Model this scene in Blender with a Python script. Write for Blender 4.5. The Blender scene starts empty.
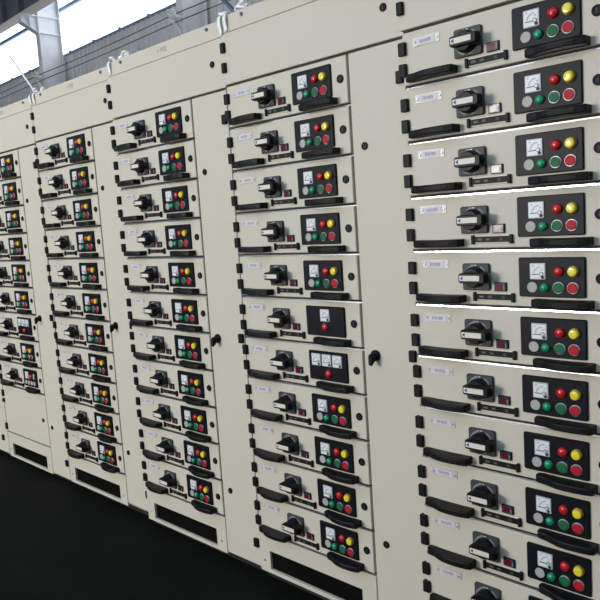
import bpy, bmesh, math, random
from mathutils import Vector, Matrix
random.seed(7)
scene = bpy.context.scene
col = scene.collection
PI = math.pi

# ------------------------------------------------------------------ camera
PITCH = 0.8277          # width of one cabinet
ZT = 1.96               # top of the drawer stack above the floor
UNIT = 0.16             # height of one drawer
DZ = {0: -.0085, 1: -.0085, 2: -.0005, 3: 0, 4: .0055, 5: .0115}
DY = {0: .0233, 1: .0233, 2: .0229, 3: 0, 4: -.0078, 5: -.0326}
cam_pos = Vector((1.24563817, -1.78211557, ZT - .507821115))
right = Vector((.71619399, .69487935, -.06487571))
down = Vector((.0343679, -.12796152, -.99118348))
fwd = Vector((-.69705453, .70765001, -.11552681))
F_PX = 698.232
cd = bpy.data.cameras.new('camera')
cam = bpy.data.objects.new('camera', cd)
col.objects.link(cam)
m = Matrix((right, -down, -fwd)).transposed().to_4x4()
m.translation = cam_pos
cam.matrix_world = m
cd.sensor_width = 36
cd.lens = F_PX * 36 / 600
cd.clip_start = .02
cd.clip_end = 300
scene.camera = cam

# ------------------------------------------------------------------ materials
def mat(name, colour, rough=.5, metal=0., spec=.5, bump=None, vary=None, coat=0., emit=None):
    m = bpy.data.materials.new(name)
    m.use_nodes = True
    nt = m.node_tree
    b = nt.nodes['Principled BSDF']
    b.inputs['Base Color'].default_value = (*colour, 1)
    b.inputs['Roughness'].default_value = rough
    b.inputs['Metallic'].default_value = metal
    b.inputs['Specular IOR Level'].default_value = spec
    b.inputs['Coat Weight'].default_value = coat
    if emit:
        b.inputs['Emission Color'].default_value = (*colour, 1)
        b.inputs['Emission Strength'].default_value = emit
    if bump or vary:
        tc = nt.nodes.new('ShaderNodeTexCoord')
    if bump:
        n = nt.nodes.new('ShaderNodeTexNoise')
        n.inputs['Scale'].default_value = bump[0]
        n.inputs['Detail'].default_value = 3
        nt.links.new(tc.outputs['Object'], n.inputs['Vector'])
        bp = nt.nodes.new('ShaderNodeBump')
        bp.inputs['Strength'].default_value = bump[1]
        bp.inputs['Distance'].default_value = bump[2]
        nt.links.new(n.outputs['Fac'], bp.inputs['Height'])
        nt.links.new(bp.outputs['Normal'], b.inputs['Normal'])
    if vary:
        n = nt.nodes.new('ShaderNodeTexNoise')
        n.inputs['Scale'].default_value = vary[0]
        n.inputs['Detail'].default_value = 5
        nt.links.new(tc.outputs['Object'], n.inputs['Vector'])
        r = nt.nodes.new('ShaderNodeValToRGB')
        k = vary[1]
        r.color_ramp.elements[0].position = .3
        r.color_ramp.elements[1].position = .7
        r.color_ramp.elements[0].color = (*[c * (1 - k) for c in colour], 1)
        r.color_ramp.elements[1].color = (*[min(1, c * (1 + k)) for c in colour], 1)
        nt.links.new(n.outputs['Fac'], r.inputs['Fac'])
        nt.links.new(r.outputs['Color'], b.inputs['Base Color'])
    return m

M = dict(
    paint=mat('light_grey_paint', (.60, .552, .45), .5, spec=.3, bump=(900, .25, .0006), vary=(240, .035)),
    recess=mat('dark_recess', (.035, .036, .036), .7),
    rail=mat('aluminium_rail', (.70, .70, .70), .22, 1.),
    black=mat('black_plastic', (.006, .0065, .0075), .5, spec=.18, bump=(500, .15, .0004)),
    panel=mat('black_panel', (.005, .006, .009), .42, spec=.15),
    grip=mat('black_grip', (.005, .005, .006), .42, spec=.2),
    dkgrey=mat('dark_grey_plastic', (.045, .047, .050), .5, spec=.3),
    ltgrey=mat('grey_marking', (.22, .23, .24), .5),
    cream=mat('cream_label', (.72, .66, .56), .5),
    blue=mat('blue_mark', (.02, .05, .35), .5),
    silver=mat('chrome_ring', (.52, .53, .54), .35, .8),
    red=mat('red_lens', (.52, .008, .014), .3, coat=.3),
    redflat=mat('red_button', (.42, .010, .022), .5, spec=.2),
    yellow=mat('yellow_lens', (.80, .67, .03), .3, coat=.3),
    amber=mat('amber_collar', (.42, .24, .01), .4),
    green=mat('green_lens', (.004, .26, .115), .3, coat=.3),
    dkgreen=mat('dark_green_button', (.012, .12, .048), .5, spec=.2),
    white=mat('white_button', (.40, .375, .35), .5),
    face=mat('meter_face', (.74, .75, .76), .4),
    bezel=mat('meter_bezel', (.50, .51, .52), .35),
    ink=mat('ink', (.03, .03, .035), .6),
    lilac=mat('lilac_label', (.64, .60, .64), .5),
    lilacink=mat('label_ink', (.16, .13, .22), .6),
    plate=mat('name_plate_metal', (.56, .54, .50), .45, .2),
    ledred=mat('red_window', (.13, .008, .014), .15),
    ledblue=mat('blue_window', (.03, .06, .12), .2),
    mesh=mat('black_mesh', (.004, .004, .004), .8, spec=.1, bump=(1400, .6, .001)),
    floor=mat('black_floor', (.0050, .0056, .0046), .8, spec=.1, bump=(30, .2, .004), vary=(5, .35)),
    plinth=mat('black_plinth', (.008, .0075, .007), .6),
    steel=mat('painted_steel', (.80, .82, .86), .5, vary=(3, .08)),  # paler than the steel itself: window glare is put into this colour
    beam=mat('crane_beam_paint', (.12, .14, .18), .5, vary=(4, .15)),
    flange=mat('flange_paint', (.62, .55, .48), .5),
    clad=mat('wall_cladding', (.78, .785, .80), .5, vary=(1.5, .05)),  # lightened too, standing in for the glow around the windows
    frame=mat('window_frame', (.22, .33, .50), .45),
    strap=mat('white_plastic', (.93, .93, .93), .4),
    cable=mat('grey_cable', (.13, .14, .17), .6),
    bluesteel=mat('blue_steel', (.06, .09, .17), .45),
    concrete=mat('ceiling_sheet', (.40, .41, .42), .7, vary=(2, .1)),
    mark=mat('grey_marker', (.27, .28, .31), .7),
    zinc=mat('zinc_bolt', (.32, .33, .36), .35, .8),
)
g = bpy.data.materials.new('window_glass')
g.use_nodes = True
nt = g.node_tree
nt.nodes.clear()
o_ = nt.nodes.new('ShaderNodeOutputMaterial')
mx = nt.nodes.new('ShaderNodeMixShader')
tr = nt.nodes.new('ShaderNodeBsdfTransparent')
gl = nt.nodes.new('ShaderNodeBsdfGlossy')
gl.inputs['Roughness'].default_value = .05
mx.inputs[0].default_value = .06
nt.links.new(tr.outputs[0], mx.inputs[1]); nt.links.new(gl.outputs[0], mx.inputs[2])
nt.links.new(mx.outputs[0], o_.inputs[0])
M['glass'] = g

# ------------------------------------------------------------------ mesh building
def rr(x0, x1, z0, z1, r=0., n=4):
    "rounded rectangle ring of (x, z)"
    r = max(r, 1e-5)
    pts = []
    for cx, cz, a0 in ((x1 - r, z1 - r, 0), (x0 + r, z1 - r, 90), (x0 + r, z0 + r, 180), (x1 - r, z0 + r, 270)):
        for i in range(n):
            a = math.radians(a0 + 90 * i / (n - 1))
            pts.append((cx + r * math.cos(a), cz + r * math.sin(a)))
    return pts
def disc(cx, cz, r, n=22, sz=1.):
    return [(cx + r * math.cos(2 * PI * i / n), cz + sz * r * math.sin(2 * PI * i / n)) for i in range(n)]

class MB:
    def __init__(s):
        s.v = []; s.f = []; s.m = []; s.sm = []; s.mats = []
    def mi(s, name):
        if name not in s.mats: s.mats.append(name)
        return s.mats.index(name)
    def loft3(s, rings, mat, smooth=False, caps=True, closed=True):
        mi = s.mi(mat); base = len(s.v); n = len(rings[0])
        for r in rings: s.v += [tuple(p) for p in r]
        for k in range(len(rings) - 1):
            for i in range(n if closed else n - 1):
                j = (i + 1) % n
                s.f.append((base + k * n + i, base + k * n + j, base + (k + 1) * n + j, base + (k + 1) * n + i))
                s.m.append(mi); s.sm.append(smooth)
        if caps:
            s.f.append(tuple(base + i for i in range(n))[::-1]); s.m.append(mi); s.sm.append(False)
            b2 = base + (len(rings) - 1) * n
            s.f.append(tuple(b2 + i for i in range(n))); s.m.append(mi); s.sm.append(False)
        return s
    def loft(s, rings, mat, smooth=False):
        "rings = [(ring_xz, y), ...] from back to front"
        return s.loft3([[(x, y, z) for x, z in r] for r, y in rings], mat, smooth)
    def plate(s, x0, x1, z0, z1, yb, yf, mat, r=0., c=.001):
        return s.loft([(rr(x0, x1, z0, z1, r), yb), (rr(x0, x1, z0, z1, r), yf + c),
                       (rr(x0 + c, x1 - c, z0 + c, z1 - c, max(r - c, 0)), yf)], mat)
    def box(s, x0, x1, y0, y1, z0, z1, mat):
        mi = s.mi(mat); b = len(s.v)
        for z in (z0, z1):
            s.v += [(x0, y0, z), (x1, y0, z), (x1, y1, z), (x0, y1, z)]
        for f in ((0, 3, 2, 1), (4, 5, 6, 7), (0, 1, 5, 4), (1, 2, 6, 5), (2, 3, 7, 6), (3, 0, 4, 7)):
            s.f.append(tuple(b + i for i in f)); s.m.append(mi); s.sm.append(False)
        return s
    def knob(s, cx, cz, prof, mat, n=22, smooth=False):
        "turned about the y axis; prof = [(radius, y), ...]"
        return s.loft([(disc(cx, cz, r, n), y) for r, y in prof], mat, smooth)
    def tube(s, pts, r, mat, n=8, smooth=True):
        rings = []
        pts = [Vector(p) for p in pts]
        up = Vector((0, 0, 1))
        for i, p in enumerate(pts):
            a = pts[max(i - 1, 0)]; b = pts[min(i + 1, len(pts) - 1)]
            t = (b - a).normalized()
            u = t.cross(up)
            if u.length < .05: u = t.cross(Vector((1, 0, 0)))
            u.normalize(); w = u.cross(t).normalized()
            rings.append([p + r * (math.cos(2 * PI * k / n) * u + math.sin(2 * PI * k / n) * w) for k in range(n)])
        return s.loft3(rings, mat, smooth)
    def ribbon(s, pts, width, thick, mat, axis=(1, 0, 0)):
        ax = Vector(axis).normalized(); rings = []
        pts = [Vector(p) for p in pts]
        for i, p in enumerate(pts):
            a = pts[max(i - 1, 0)]; b = pts[min(i + 1, len(pts) - 1)]
            t = (b - a).normalized(); nrm = t.cross(ax).normalized()
            rings.append([p + ax * sx * width / 2 + nrm * sy * thick / 2 for sx, sy in ((-1, -1), (1, -1), (1, 1), (-1, 1))])
        return s.loft3(rings, mat, True)
    def build(s, name, parent=None, loc=(0, 0, 0), label=None):
        me = bpy.data.meshes.new(name)
        me.from_pydata(s.v, [], s.f)
        for nme in s.mats: me.materials.append(M[nme])
        me.polygons.foreach_set('material_index', s.m)
        me.polygons.foreach_set('use_smooth', s.sm)
        bm = bmesh.new(); bm.from_mesh(me)
        bmesh.ops.remove_doubles(bm, verts=bm.verts, dist=1e-6)
        bmesh.ops.recalc_face_normals(bm, faces=bm.faces)
        bm.to_mesh(me); bm.free(); me.update()
        o = bpy.data.objects.new(name, me)
        col.objects.link(o)
        o.location = loc
        if parent: o.parent = parent
        if label: o['label'] = label
        return o

def tag(o, label=None, cat=None, group=None, kind=None):
    if label: o['label'] = label
    if cat: o['category'] = cat
    if group: o['group'] = group
    if kind: o['kind'] = kind
    return o
def empty(name, loc, label, cat, group=None, rz=0.):
    o = bpy.data.objects.new(name, None)
    o.empty_display_size = .1
    col.objects.link(o); o.location = loc; o.rotation_euler = (0, 0, rz)
    return tag(o, label, cat, group)

# ------------------------------------------------------------------ drawer unit
# local frame: x from the cabinet's left edge, y = 0 the front face (minus = out), z = 0 the drawer's top line
def lamp(parent, x, z, colour, r=.0133, dome=.014, collar=None, name='indicator_lamp', label=None):
    b = MB()
    if collar:
        b.knob(x, z, [(r + .0016, -.006), (r + .0016, -.0110), (r + .0002, -.0112), (r + .0002, -.0125), (r + .0012, -.0128), (r + .0012, -.0140), (r - .001, -.015)], collar)
        b.knob(x, z, [(r - .0006, -.0145), (r - .0006, -.0185), (r - .0025, -.0205), (r * .4, -.0212)], colour)
    else:
        b.knob(x, z, [(r, -.006), (r, -.010), (r * .93, -.0135), (r * .72, -.0165), (r * .38, -.0182), (r * .1, -.0187)], colour, smooth=True)
    return b.build(name, parent, label=label)
def flat_button(parent, x, z, colour, r=.0145, ring='silver', label=None):
    b = MB()
    b.knob(x, z, [(r + .0008, -.006), (r + .0008, -.0100), (r - .0002, -.0108)], ring)
    b.knob(x, z, [(r - .0008, -.0100), (r - .0010, -.0122), (r - .0030, -.0130)], colour)
    return b.build('push_button', parent, label=label)
def meter(parent, x, z):
    "x, z = upper left corner"
    w = .043
    b = MB()
    b.plate(x, x + w, z - w, z, -.006, -.0105, 'bezel', .002)
    b.plate(x + .003, x + w - .003, z - w + .003, z - .003, -.0100, -.0112, 'face', .001, .0003)
    yf = -.0118
    def seg(x0, z0, x1, z1, t, mt='ink'):
        d = Vector((x1 - x0, 0, z1 - z0)); n = Vector((-d.z, 0, d.x)).normalized() * t / 2
        a = Vector((x0, 0, z0)); c = Vector((x1, 0, z1))
        ring = [a - n, c - n, c + n, a + n]
        b.loft([([(p.x, p.z) for p in ring], -.0111), ([(p.x, p.z) for p in ring], yf)], mt)
    cx, cz = x + .030, z - .029
    prev = None
    for i in range(8):
        a = math.radians(92 + 78 * i / 7)
        p = (cx + .020 * math.cos(a), cz + .020 * math.sin(a))
        if prev: seg(*prev, *p, .0011, 'mark')
        q = (cx + .0165 * math.cos(a), cz + .0165 * math.sin(a))
        seg(*p, *q, .0007, 'mark')
        prev = p
    seg(x + .006, z - .0295, cx, cz, .0022)
    seg(x + .008, z - .0075, x + .0115, z - .0075, .003, 'mark')
    seg(x + .031, z - .018, x + .036, z - .015, .002, 'mark')
    b.knob(cx + .002, cz + .0005, [(.0062, -.0111), (.0062, -.0125), (.0045, -.013)], 'ltgrey', 14)
    b.knob(cx + .002, cz + .0005, [(.0042, -.0128), (.0042, -.0133)], 'plate', 12)
    b.knob(x + .0355, z - .0365, [(.0042, -.0111), (.0042, -.0128)], 'ink', 12)
    return b.build('panel_meter', parent)

def panel_standard(p):
    meter(p, .3905, -.0355)
    lamp(p, .4685, -.057, 'red')
    lamp(p, .5070, -.057, 'yellow', collar='amber', r=.0128)
    b = MB(); b.knob(.3955, -.0995, [(.0142, -.006), (.0142, -.0085), (.0132, -.0095)], 'white'); b.build('push_button', p, label='flat grey white button')
    lamp(p, .4295, -.0995, 'green', r=.0122)
    flat_button(p, .467, -.0995, 'dkgreen')
    flat_button(p, .505, -.0995, 'redflat')
def panel_single(p):
    meter(p, .428, -.030)
    lamp(p, .449, -.092, 'red', r=.0138)
def panel_triple(p):
    for i in range(3): meter(p, .374 + i * .049, -.030)
    lamp(p, .452, -.0985, 'red', r=.0145)
def panel_five(p):
    meter(p, .3905, -.0355)
    lamp(p, .4665, -.062, 'red', r=.0155)
    b = MB(); b.plate(.496, .514, -.074, -.040, -.006, -.011, 'white', .004); b.build('selector', p, label='small pale upright selector')
    for x in (.395, .432, .468, .504):
        b = MB(); b.knob(x, -.1015, [(.0135, -.006), (.0135, -.009), (.0115, -.0105)], 'white'); b.build('push_button', p, label='flat grey white button')

def make_drawer(fill):
    root = bpy.data.objects.new('drawer_unit', None)
    root.empty_display_size = .05
    col.objects.link(root)
    # folded sheet front
    b = MB()
    b.plate(.010, .6, -.1532, -.0048, .019, 0, 'paint', .002, .0018)
    b.build('drawer_front', root)
    for zc in (-.0495, -.1105):
        h = MB()
        h.plate(-.0005, .0240, zc - .0190, zc + .0190, .004, -.011, 'black', .003, .002)
        h.build('hinge', root)
    # name plate
    n = MB(); n.plate(.048, .138, -.0505, -.0255, 0, -.0016, 'plate', .003, .0005)
    npl = n.build('name_plate', root)
    for xs in (.0555, .1305):
        k = MB(); k.knob(xs, -.038, [(.0036, -.0015), (.0036, -.003), (.002, -.0038)], 'silver', 10); k.build('screw', npl)
    l = MB()
    l.plate(-.0315, .0315, -.0095, .0095, 0, -.0010, 'lilac', .001, .0002)
    xx = -.018
    for wd in (.0035, .003, .004, .003, .0025, .004, .003, .0035):
        for zz in ((-.004, -.0025), (-.0007, .0008), (.0025, .004)):
            l.box(xx, xx + wd * (.6 + .4 * random.random()), -.0013, -.0009, zz[0], zz[1], 'lilacink')
        l.box(xx + wd * .3, xx + wd * .55, -.0013, -.0009, -.0045, .0045, 'lilacink')
        xx += wd + .0013
    lo = l.build('label_strip', npl, (.093, -.0016, -.038))
    # rotary switch
    s = MB()
    s.plate(.186, .270, -.112, -.036, 0, -.009, 'dkgrey', .006, .002)
    pts = disc(.228, -.074, .0385, 40)
    # engraved ring
    for i in range(40):
        if i in range(7, 11) or i in range(28, 31): continue
        a0, a1 = 2 * PI * i / 40, 2 * PI * (i + 1) / 40
        ring = [(.228 + r * math.cos(a), -.074 + .95 * r * math.sin(a)) for r, a in ((.031, a0), (.0365, a0), (.0365, a1), (.031, a1))]
        s.loft([(ring, -.0085), (ring, -.0096)], 'ltgrey')
    s.box(.216, .222, -.0096, -.0088, -.0425, -.0395, 'bezel'); s.box(.225, .232, -.0096, -.0088, -.0425, -.0395, 'bezel')
    sw = s.build('rotary_switch', root)
    k = MB()
    k.knob(.228, -.074, [(.0300, -.0088), (.0300, -.022), (.0285, -.028), (.025, -.033)], 'grip', 30)
    k.loft([(rr(.1965, .2790, -.0905, -.0580, .012), -.018), (rr(.1955, .2830, -.0895, -.0590, .009), -.034),
            (rr(.1960, .2775, -.0880, -.0605, .006), -.046), (rr(.1975, .2750, -.0865, -.0618, .005), -.0490)], 'grip')
    kn = k.build('switch_grip', sw)
    t = MB()
    t.plate(.2005, .2625, -.0815, -.0665, -.0485, -.0497, 'cream', .002, .0002)
    tri = [(.2020, -.074), (.2115, -.0798), (.2115, -.0682)]
    t.loft([(tri, -.0495), (tri, -.0501)], 'blue')
    t.build('grip_label', sw, label='cream pointer label with blue arrow')
    # interlock slide bar
    d = MB()
    d.plate(.221, .338, -.1405, -.1185, 0, -.003, 'cream', .001, .0005)
    d.plate(.226, .334, -.1375, -.1215, -.002, -.006, 'black', .001, .0005)
    for x0, x1 in ((.2175, .226), (.333, .3415)):
        d.plate(x0, x1, -.1425, -.1175, 0, -.009, 'black', .002, .001)
    for x0, x1 in ((.236, .252), (.262, .276), (.304, .314)):
        d.plate(x0, x1, -.1335, -.1255, -.0055, -.0066, 'dkgrey', .001, .0002)
    d.box(.239, .249, -.0070, -.0064, -.1300, -.1288, 'ltgrey'); d.box(.266, .272, -.0070, -.0064, -.1300, -.1288, 'ltgrey')
    d.build('slide_bar', root)
    w = MB()
    w.plate(.283, .319, -.1135, -.0885, 0, -.005, 'black', .001, .0008)
    w.plate(.286, .3155, -.1115, -.0905, -.0045, -.0057, 'ledblue', .001, .0002)
    w.plate(.289, .309, -.110, -.092, -.0055, -.0062, 'ledred', .001, .0002)
    w.box(.311, .314, -.0063, -.0056, -.109, -.098, 'ltgrey')
    w.build('status_window', root, label='small dark window glowing dull red')
    # two bow handles
    def bow(x0, x1, zc, h):
        L = x1 - x0
        prof = [(0, .014, .80), (.015, .019, .96), (.05, .0225, 1.06), (.12, .025, 1.08), (.20, .028, 1.04), (.30, .036, .98), (.42, .0430, .96), (.55, .0455, .95),
                (.70, .0450, .97), (.84, .042, 1.0), (.93, .0385, 1.03), (.985, .0355, 1.03), (1, .031, .95)]
        b = MB()
        rings = []
        for a, o, s_ in prof:
            x = x0 + a * L; hh = h / 2 * s_; c = .004
            rings.append([(x, .0005, zc - hh), (x, -o + c, zc - hh), (x, -o + c * .3, zc - hh + c * .3), (x, -o, zc - hh + c),
                          (x, -o, zc + hh - c), (x, -o + c * .3, zc + hh - c * .3), (x, -o + c, zc + hh), (x, .0005, zc + hh)])
        b.loft3(rings, 'black', False)
        # finger groove along the front
        b.box(x0 + .36 * L, x0 + .86 * L, -.0470, -.034, zc - .0012, zc + .0012, 'black')
        return b
    bow(.028, .1915, -.1372, .0208).build('pull_handle', root)
    bow(.3940, .5560, -.1412, .0208).build('pull_handle', root)
    # quarter-turn lock
    q = MB()
    q.knob(.573, -.0755, [(.0135, 0), (.0135, -.003), (.012, -.0045), (.0095, -.0045), (.0085, -.0025)], 'black', 24)
    q.box(.5715, .5745, -.0045, -.0024, -.0815, -.0695, 'dkgrey')
    q.build('door_lock', root)
    # control panel
    c = MB(); c.plate(.357, .536, -.1255, -.0205, 0, -.0068, 'panel', .005, .0022)
    cp = c.build('control_panel', root)
    fill(cp)
    return root, lo

def copy_tree(o, parent=None):
    c = o.copy(); col.objects.link(c)
    if parent: c.parent = parent
    for ch in [x for x in o.children]: copy_tree(ch, c)
    return c
def all_below(o):
    out = [o]
    for c in o.children: out += all_below(c)
    return out

kinds = {'std': panel_standard, 'one': panel_single, 'three': panel_triple, 'five': panel_five}
special = {(4, 5): 'one', (4, 6): 'three', (1, 6): 'three', (1, 8): 'five'}
descr = {'std': 'five coloured lamps', 'one': 'one meter above one red lamp', 'three': 'three meters above one red lamp', 'five': 'one red lamp and pale buttons'}
where = {1: 'far left cabinet', 2: 'second cabinet from the left', 3: 'middle cabinet', 4: 'second cabinet from the right', 5: 'nearest cabinet'}
ords = ['top', 'second', 'third', 'fourth', 'fifth', 'sixth', 'seventh', 'eighth', 'ninth', 'tenth', 'eleventh']
proto = {}
for s in (5, 4, 3, 2, 1):
    rows = 9 if s == 1 else 11
    for k in range(rows):
        kind = special.get((s, k), 'std')
        if kind not in proto:
            root, lo = make_drawer(kinds[kind]); proto[kind] = root
        else:
            root = copy_tree(proto[kind])
        root.location = ((s - 5) * PITCH, DY[s], ZT + DZ[s] - k * UNIT)
        for c in all_below(root):
            if c.name.startswith('label_strip'):
                c.rotation_euler = (0, random.uniform(-.07, .07), 0)
                c.location.x = .093 + random.uniform(-.002, .002)
                c.location.z = -.038 + random.uniform(-.002, .001)
        if kind == 'std':
            lab = f'grey drawer with coloured lamps, {ords[k]} down in the {where[s]}' if k else f'topmost grey drawer with coloured lamps in the {where[s]}'
        elif kind == 'one': lab = 'grey drawer front whose black panel holds one meter above one red lamp'
        elif kind == 'three': lab = f'grey drawer with three white meters above a red lamp, {"at the far left" if s == 1 else "second cabinet from right"}'
        else: lab = 'grey drawer front with one red lamp over a row of pale buttons, bottom far left'
        tag(root, lab, 'drawer', f'plug-in drawer units of the {where[s]}')

# ------------------------------------------------------------------ cabinets
def lock_mb(x, z, r=.0125):
    q = MB()
    q.knob(x, z, [(r, 0), (r, -.003), (r * .9, -.0045), (r * .72, -.0045), (r * .62, -.0025)], 'black', 24)
    q.box(x - .0015, x + .0015, -.0045, -.0024, z - r * .45, z + r * .45, 'dkgrey')
    return q
def hinge_mb(x0, x1, zc, h=.037):
    q = MB(); q.plate(x0, x1, zc - h / 2, zc + h / 2, .004, -.011, 'black', .003, .002)
    return q
def stamp(text, x, z, size, parent):
    cu = bpy.data.curves.new('stamp', 'FONT')
    cu.body = text; cu.size = size; cu.extrude = .0002; cu.align_x = 'CENTER'; cu.align_y = 'CENTER'
    t = bpy.data.objects.new('stamp', cu); col.objects.link(t)
    dg = bpy.context.evaluated_depsgraph_get()
    me = bpy.data.meshes.new_from_object(t.evaluated_get(dg))
    bpy.data.objects.remove(t)
    me.materials.clear(); me.materials.append(M['mark'])
    o = bpy.data.objects.new('position_mark', me); col.objects.link(o)
    o.parent = parent; o.rotation_euler = (PI / 2, 0, 0); o.location = (x, -.0004, z)
    return o
W = PITCH
DEPTH = .80
names = {0: 'light grey cabinet glimpsed at the bottom left edge, beyond the leftmost drawers',
         1: 'light grey switchgear cabinet at the far left with a plain door under nine drawers',
         2: 'light grey switchgear cabinet with eleven drawers, second full one from the left',
         3: 'light grey switchgear cabinet with eleven drawers in the middle of the row',
         4: 'light grey switchgear cabinet with eleven drawers, second from the right',
         5: 'nearest light grey switchgear cabinet with large drawers at the right edge'}
for s in range(6):
    root = empty('switchgear_cabinet', ((s - 5) * PITCH, DY[s], 0), names[s], 'cabinet', 'row of switchgear cabinets')
    zt = ZT + DZ[s]
    top = zt + .252; bot = zt - 1.925
    b = MB()
    b.box(.001, W - .001, .0195, DEPTH, bot, top - .001, 'paint')
    b.box(.002, W - .002, .0192, .0200, bot + .002, top - .002, 'recess')
    b.build('body', root)
    p = MB(); p.box(.004, W - .004, .035, DEPTH - .02, 0, bot, 'plinth'); p.build('plinth', root)
    # cap strip with bolts
    c = MB(); c.plate(.0025, W - .002, zt + .1905, top, .019, 0, 'paint', .001, .0015)
    cs = c.build('cap_strip', root)
    for x in (.123, .738):
        q = MB(); q.knob(x, zt + .235, [(.008, 0), (.008, -.003)], 'zinc', 16); q.knob(x, zt + .235, [(.006, -.003), (.006, -.007), (.004, -.0085)], 'zinc', 6); q.build('bolt', cs)
    stamp({1: '+ P01', 2: '+ P02', 3: '+ P02', 4: '+ P04', 5: '+ P05', 0: '+ P00'}[s], .437, zt + .222, .030, cs)
    # top door
    d = MB(); d.plate(.003, W - .0025, zt + .0045, zt + .189, .019, 0, 'paint', .002, .0015)
    td = d.build('top_door', root)
    for z in (.138, .0655): hinge_mb(-.0004, .0210, zt + z).build('hinge', td)
    lock_mb(.757, zt + .101).build('door_lock', td)
    # cable compartment door
    d = MB(); d.plate(.6105, W - .0035, bot + (.018 if s == 2 else .010), zt - .0045, .019, 0, 'paint', .002, .0015)
    cdoor = d.build('cable_door', root)
    for z in (-.113, -.964, -1.815): hinge_mb(.796 - (.05 if s == 0 else 0), .8205 - (.05 if s == 0 else 0), zt + z).build('hinge', cdoor)
    lock_mb(.659, zt - .298).build('door_lock', cdoor)
    lock_mb(.661, zt - 1.6285).build('door_lock', cdoor)
    k = MB()
    zc = zt - .975
    k.knob(.659, zc, [(.0185, 0), (.0185, -.006), (.015, -.010)], 'black', 24)
    k.knob(.659, zc - .002, [(.0125, -.009), (.012, -.026), (.009, -.030)], 'black', 20, True)
    k.loft([(rr(.650, .668, zc - .020, zc + .008, .006), -.018), (rr(.651, .667, zc - .030, zc + .007, .006), -.030), (rr(.653, .665, zc - .028, zc + .004, .005), -.034)], 'black')
    k.build('turn_handle', cdoor, label='protruding black turn handle')
    if s:
        # rails between the drawers
        rows = 9 if s == 1 else 11
        for r in range(1, rows + 1):
            zz = zt - r * UNIT
            q = MB()
            q.loft3([[(x, .0198, zz - .0046), (x, .0040, zz - .0046), (x, .0044, zz - .0004), (x, .0070, zz + .0008), (x, .0198, zz + .0008)] for x in (.0145, .6085)], 'rail')
            q.box(.0262, .0268, .0030, .0050, zz - .0046, zz + .0002, 'recess')
            q.build('rail', root)
        if s == 1:
            d = MB(); d.plate(.005, .604, zt - 1.7555, zt - 1.4445, .019, 0, 'paint', .002, .0015)
            ld = d.build('lower_door', root)
            hinge_mb(-.0005, .0205, zt - 1.500, .042).build('hinge', ld)
            hinge_mb(-.0005, .0205, zt - 1.548, .026).build('hinge', ld)
            hinge_mb(-.0005, .0205, zt - 1.722, .042).build('hinge', ld)
            lock_mb(.554, zt - 1.601).build('door_lock', ld)
        # bottom panel with the mesh opening
        b0, b1 = bot, zt - 1.7645
        d = MB()
        x0, x1, v0, v1 = .0625, .541, zt - 1.909, zt - 1.8305
        outer = rr(.0045, .6065, b0, b1, .001); hole = rr(x0, x1, v0, v1, .002)
        for yA in (0,):
            d.loft3([[(x, .0188, z) for x, z in outer], [(x, 0, z) for x, z in outer], [(x, 0, z) for x, z in hole], [(x, .012, z) for x, z in hole]], 'paint', caps=False)
        bp = d.build('bottom_panel', root)
        q = MB()
        q.box(x0 - .002, x1 + .002, .0115, .014, v0 - .002, v1 + .002, 'mesh')
        n = 60
        for i in range(n):
            x = x0 + (x1 - x0) * (i + .5) / n
            q.box(x - .0012, x + .0012, .0102, .0118, v0, v1, 'mesh')
        for i in range(10):
            z = v0 + (v1 - v0) * (i + .5) / 10
            q.box(x0, x1, .0102, .0118, z - .0012, z + .0012, 'mesh')
        q.build('vent_mesh', bp)
        for x in (.030, .572):
            q = MB(); q.knob(x, zt - 1.877, [(.0055, 0), (.0055, -.002), (.003, -.0035)], 'zinc', 12); q.build('screw', bp)
    else:
        d = MB(); d.plate(.010, .604, bot + .004, zt - .0045, .019, 0, 'paint', .002, .0015)
        d.build('plain_door', root)

# ------------------------------------------------------------------ ties and loose things on the cabinet tops
def curl(cx, cy, cz, r, turns, h, seed):
    rnd = random.Random(seed); pts = []
    n = int(12 * turns)
    for i in range(n + 1):
        a = 2 * PI * i / 12
        pts.append((cx + r * math.cos(a) * (1 + .3 * math.sin(i * .7)), cy + r * .5 * math.sin(a), cz + h * i / n + r * .6 * (1 + math.sin(a * .5 + seed))))
    return pts
def strap(x, y, z, dx, length, seed, label, wid=.0175):
    "white plastic tie that loops over the cabinet top and hangs down the front"
    b = MB()
    rnd = random.Random(seed)
    pts = [(0, .050, .002), (.001, .03, .007), (.001, .008, .008), (dx * .3, -.004, .002)]
    for i in range(1, 7):
        t = i / 6
        pts.append((dx * (.3 + .7 * t), -.005 - .003 * math.sin(t * 5), -length * t))
    b.ribbon(pts, wid, .0015, 'strap')
    o = b.build('plastic_tie', None, (x, y, z)); tag(o, label, 'plastic tie', 'white ties hanging at the cabinet joints')
def loops(x, y, z, r, seed, label):
    r *= 1.35
    b = MB(); b.tube(curl(0, 0, .005, r, 2.4, .02, seed), .0048, 'strap', 6)
    b.tube([(-r * 1.2, 0, .004), (0, .004, r * 2.0), (r * 1.5, .01, .006)], .0048, 'strap', 6)
    o = b.build('curled_tie', None, (x, y, z)); tag(o, label, 'curled tie', 'curled white ties on the cabinet tops')
jn = {4: 'left corner of the second cabinet from right', 3: 'left corner of the middle cabinet', 2: 'left corner of the second cabinet from left'}
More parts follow.
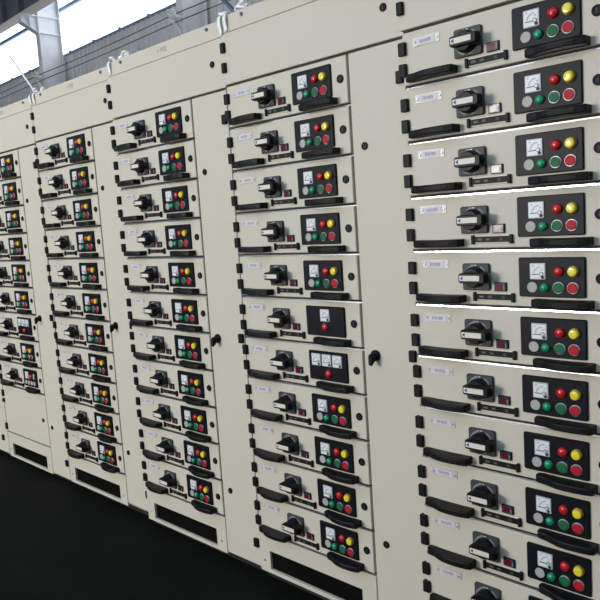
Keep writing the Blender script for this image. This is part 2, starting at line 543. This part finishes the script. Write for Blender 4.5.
for s, straps_, curls in ((4, ((.004, .066), (.035, .058)), ((-.036, .013), (.070, .020))),
                          (3, ((.033, .056),), ((-.018, .012), (.052, .010), (.094, .014))),
                          (2, ((.007, .054), (.048, .056)), ((-.035, .014), (.052, .012)))):
    X = (s - 5) * PITCH; top = ZT + DZ[s] + .252 - .001
    for i, (dx, L) in enumerate(straps_):
        sd = ('left ' if i == 0 else 'right ') if len(straps_) > 1 else ''
        strap(X + dx, min(DY[s], DY[s - 1]) - .002, top, .002, L, i + s, f'{sd}white tie hanging at the {jn[s]}')
    for i, (dx, r) in enumerate(curls):
        pos = ['leftmost', 'second', 'third'][i]
        loops(X + dx, DY[s] + .05, top, r, i * 3 + s, f'{pos} curled white tie on top, {jn[s]}')
# white rod leaning up from the second cabinet
b = MB(); zr = ZT + DZ[2] + .2505
b.tube([(-2.537, .10, zr + .005), (-2.845, .10, zr + .29)], .0055, 'strap', 10)
ROD = b

# ------------------------------------------------------------------ hall
ANG = math.radians(-1.46)
BO = Vector((-15.55, 6.71, 0))
ca, sa = math.cos(ANG), math.sin(ANG)
def B(a, bb, z=0): return (BO.x + a * ca - bb * sa, BO.y + a * sa + bb * ca, z)
def hall(o):
    o.location = BO; o.rotation_euler = (0, 0, ANG); return o
A0, A1 = -24., 30.      # hall runs along a
BW = .70                # back wall plane
BF = -14.               # front wall plane
P_WIN_FILL, P_FILL, P_LEFT = 80, 42, 430
HC = 10.5
SILL = ZT + 4.00; GIRT = ZT + 5.13; WTOP = ZT + 7.6
# floor
b = MB(); b.box(A0, A1, BF, BW + .2, -.1, 0, 'floor'); tag(hall(b.build('floor')), kind='structure')
b = MB(); b.box(A0 - .2, A1 + .2, BF - .2, BW + .3, HC, HC + .2, 'concrete'); tag(hall(b.build('ceiling')), kind='structure')
# back wall with ribbed cladding under a long window band
b = MB()
n = int((A1 - A0) / .2)
prof = []
for i in range(n):
    x = A0 + i * .2
    prof += [(x, 0), (x + .150, 0), (x + .158, .040), (x + .192, .040)]
prof.append((A1, 0))
rings = [[(x, BW - y, z) for x, y in prof] + [(A1, BW + .15, z), (A0, BW + .15, z)] for z in (0, SILL - .05)]
b.loft3(rings, 'clad')
b.box(A0, A1, BW, BW + .15, WTOP, HC, 'clad')
tag(hall(b.build('wall_back')), kind='structure')
b = MB(); b.box(A0, A1, BW - .06, BW + .15, SILL - .05, SILL - .01, 'frame')
for i in range(0, 45): b.box(A0 + i * 1.2 + .3, A0 + i * 1.2 + .38, BW - .08, BW - .05, SILL - .03, SILL + .012, 'frame')
tag(hall(b.build('trim_1')), kind='structure')
b = MB(); b.box(A0, A1, BW + .03, BW + .10, GIRT - .04, GIRT + .04, 'frame')
b.box(A0, A1, BW + .03, BW + .10, WTOP - .06, WTOP, 'frame')
wn = hall(b.build('window_1')); tag(wn, kind='structure')
b = MB(); b.box(A0, A1, BW + .060, BW + .066, SILL - .01, GIRT - .04, 'glass'); b.box(A0, A1, BW + .060, BW + .066, GIRT + .04, WTOP - .06, 'glass')
b.build('window_glass', wn)
# opposite wall, its unseen openings added to light the row; end walls
FS, FT = 5.4, 6.6
GD0, GD1, GZ0, GZ1 = 10.8, 14.0, 1.0, 3.3  # low opening added for the warm fill light
b = MB(); b.box(A0, GD0, BF - .2, BF, 0, FS, 'clad'); b.box(GD1, A1, BF - .2, BF, 0, FS, 'clad'); b.box(GD0, GD1, BF - .2, BF, 0, GZ0, 'clad'); b.box(GD0, GD1, BF - .2, BF, GZ1, FS, 'clad'); b.box(A0, A1, BF - .2, BF, FT, HC, 'clad')
tag(hall(b.build('wall_front')), kind='structure')
b = MB()
for i in range(19): b.box(A0 + 3 * i - .04 + (0.04 if i == 0 else 0), A0 + 3 * i + .04, BF - .12, BF - .05, FS, FT, 'frame')
b.box(A0, A1, BF - .12, BF - .05, FS, FS + .08, 'frame')
tag(hall(b.build('added_window_2')), kind='structure')  # frame of the added window band, out of view
b = MB(); b.box(A0 - .2, A0, BF, BW + .15, 0, HC, 'clad')
tag(hall(b.build('wall_left')), kind='structure')
b = MB(); b.box(A1, A1 + .2, BF, BW + .15, 0, HC, 'clad'); tag(hall(b.build('wall_right')), kind='structure')

# steel columns with crane brackets
def column(a, label):
    r = empty('steel_column', B(a, 0), label, 'column', 'steel columns along the back wall', ANG)
    b = MB(); b.box(-.10, .10, 0, .016, 0, HC - .01, 'steel'); b.build('near_flange', r)
    b = MB(); b.box(-.10, .10, .555, .571, 0, HC - .01, 'steel'); b.build('far_flange', r)
    b = MB(); b.box(-.006, .006, .016, .555, 0, HC - .01, 'steel'); b.build('web', r)
    for z in (ZT + 4.42, ZT + 4.815):
        b = MB(); b.box(-.095, .095, .016, .555, z - .007, z + .007, 'steel'); b.build('stiffener', r)
    k = MB()
    zt_, zb, ztip = ZT + 4.815, ZT + 4.42, ZT + 4.64
    k.box(-.10, .10, -.42, 0, zt_ - .016, zt_, 'steel')
    for sx in (-.006,):
        poly = [(0, zb), (-.42, ztip), (-.42, zt_ - .016), (0, zt_ - .016)]
        k.loft3([[(sx, y, z) for y, z in poly], [(sx + .012, y, z) for y, z in poly]], 'steel')
    # sloping lower flange
    k.loft3([[(x, y, z) for x, y, z in ((-.10, 0, zb), (.10, 0, zb), (.10, 0, zb - .018), (-.10, 0, zb - .018))],
             [(x, y, z) for x, y, z in ((-.10, -.42, ztip), (.10, -.42, ztip), (.10, -.42, ztip - .018), (-.10, -.42, ztip - .018))]], 'steel')
    for y in (-.415, -.20):
        k.box(-.095, .095, y - .006, y + .006, (ztip if y < -.3 else (ztip + zb) / 2), zt_ - .016, 'steel')
    k.build('crane_bracket', r)
labels = {0: 'grey steel I-section column with a crane bracket, behind the cabinets at the upper left',
          1: 'blue grey steel column rising behind the middle cabinet top'}
column(0, labels[0]); column(5.93, labels[1])
# crane runway beam on the brackets
cr = empty('crane_runway_beam', B(0, -.27, ZT + 4.817), 'dark steel crane beam crossing the top left corner on a bracket', 'beam', None, ANG)
b = MB(); b.box(A0 + .1, A1 - .1, -.15, .15, 0, .018, 'flange'); b.build('lower_flange', cr, label='beige flange')
b = MB(); b.box(A0 + .1, A1 - .1, -.006, .006, .018, .78, 'beam'); b.build('web', cr)
b = MB(); b.box(A0 + .1, A1 - .1, -.17, .17, .78, .80, 'beam'); b.build('upper_flange', cr)
for i in range(-20, 28):
    if abs(i * 1.0) > 8: continue
    b = MB(); b.box(i * 1. - .005, i * 1. + .005, -.14, .14, .018, .78, 'beam'); b.build('web_stiffener', cr)

# cables strung in front of the columns
def wire(z0, sag, bb, label):
    b = MB(); pts = []
    for sp in range(-3, 5):
        for i in range(10):
            t = i / 10
            pts.append(B((sp + t) * 5.93, bb, ZT + z0 - sag * 4 * t * (1 - t)))
    b.tube(pts, .010, 'cable', 6)
    tag(b.build('cable'), label, 'cable', 'cables strung along the back columns')
wire(3.41, .03, -.10, 'upper grey cable strung along the wall behind the cabinets')
wire(3.26, .02, -.10, 'lower grey cable strung along the wall behind the cabinets')
# cable clamps on the columns
def clamp(a, label):
    b = MB()
    b.ribbon([(.05, -.02, -.28), (.02, -.06, -.20), (-.05, -.10, -.08), (-.12, -.12, .02), (-.2, -.12, .06)], .05, .035, 'strap', (0, 0, 1))
    b.ribbon([(.08, -.02, -.40), (.04, -.05, -.30), (-.02, -.09, -.14), (-.16, -.12, -.02)], .06, .03, 'strap', (1, 0, 0))
    b.tube(curl(-.06, -.10, -.06, .085, 2.2, .10, 3), .020, 'strap', 6)
    b.box(-.12, .06, -.13, -.001, -.03, .01, 'strap')
    o = b.build('cable_clamp', None, B(a, 0, ZT + 3.38)); o.rotation_euler = (0, 0, ANG)
    tag(o, label, 'clamp', 'white cable clamps on the columns')
clamp(-.02, 'white cable clamp on the column at the upper left')
clamp(5.9, 'white cable clamp on the column behind the middle cabinet')

# ------------------------------------------------------------------ loose things that need image checks
tag(ROD.build('white_rod'), 'thin white rod leaning up from the cabinet top at the far left', 'rod')
b = MB()
zd = ZT + DZ[4] + .2505
b.tube([(-.834, .12, zd + .008), (-1.02, .12, zd + .19)], .009, 'bluesteel', 8)
tag(b.build('dark_rod'), 'dark blue rod leaning up from the second cabinet from the right', 'rod')

# ------------------------------------------------------------------ light
w = bpy.data.worlds.new('sky'); scene.world = w
w.use_nodes = True
bg = w.node_tree.nodes['Background']
bg.inputs[0].default_value = (.86, .92, 1, 1)
bg.inputs[1].default_value = 3.1
def area(name, loc, target, sx, sy, power, colour):
    l = bpy.data.lights.new(name, 'AREA'); l.shape = 'RECTANGLE'; l.size = sx; l.size_y = sy
    l.energy = power; l.color = colour
    o = bpy.data.objects.new(name, l); col.objects.link(o); o.location = loc
    d = Vector(target) - Vector(loc)
    o.rotation_euler = d.to_track_quat('-Z', 'Y').to_euler()
    return o
# added fill light in the made-up high window band behind the camera
c0 = B(14., BF + .05, (FS + FT) / 2)
area('fill_window', c0, B(14., 0, (FS + FT) / 2), 30, FT - FS, P_WIN_FILL, (.70, .84, 1))
# added warm fill light in the made-up low opening of the opposite wall
c1 = B((GD0 + GD1) / 2, BF + .05, (GZ0 + GZ1) / 2)
area('fill_opening', c1, B((GD0 + GD1) / 2, 0, (GZ0 + GZ1) / 2), GD1 - GD0 - .2, GZ1 - GZ0 - .2, P_LEFT, (1, .975, .92))
# cool fill lamps, added out of view to brighten the cabinet fronts
for i, x in enumerate((-9.5, -5.5, -1.5, 2.5)):
    r = empty('fill_lamp', (x, -3.2, 4.9), 'added unseen fill lamp hanging over the aisle, %s from the left' % ('first', 'second', 'third', 'fourth')[i], 'lamp', 'added fill lamps over the aisle')
    b = MB(); b.box(-1.6, 1.6, -.14, .14, .02, .10, 'flange'); b.build('housing', r)
    for dx in (-1.2, 1.2):
        b = MB(); b.tube([(dx, 0, .09), (dx, 0, HC - 4.9)], .006, 'cable', 6); b.build('hanger', r)
    area('fill_light', (x, -3.2, 4.91), (x, -3.2, 0), 3.1, .26, P_FILL, (.36, .64, 1))

scene.view_settings.view_transform = 'Standard'
scene.view_settings.look = 'None'
scene.view_settings.exposure = -0.17
scene.view_settings.gamma = 1
scene.view_settings.use_curve_mapping = False
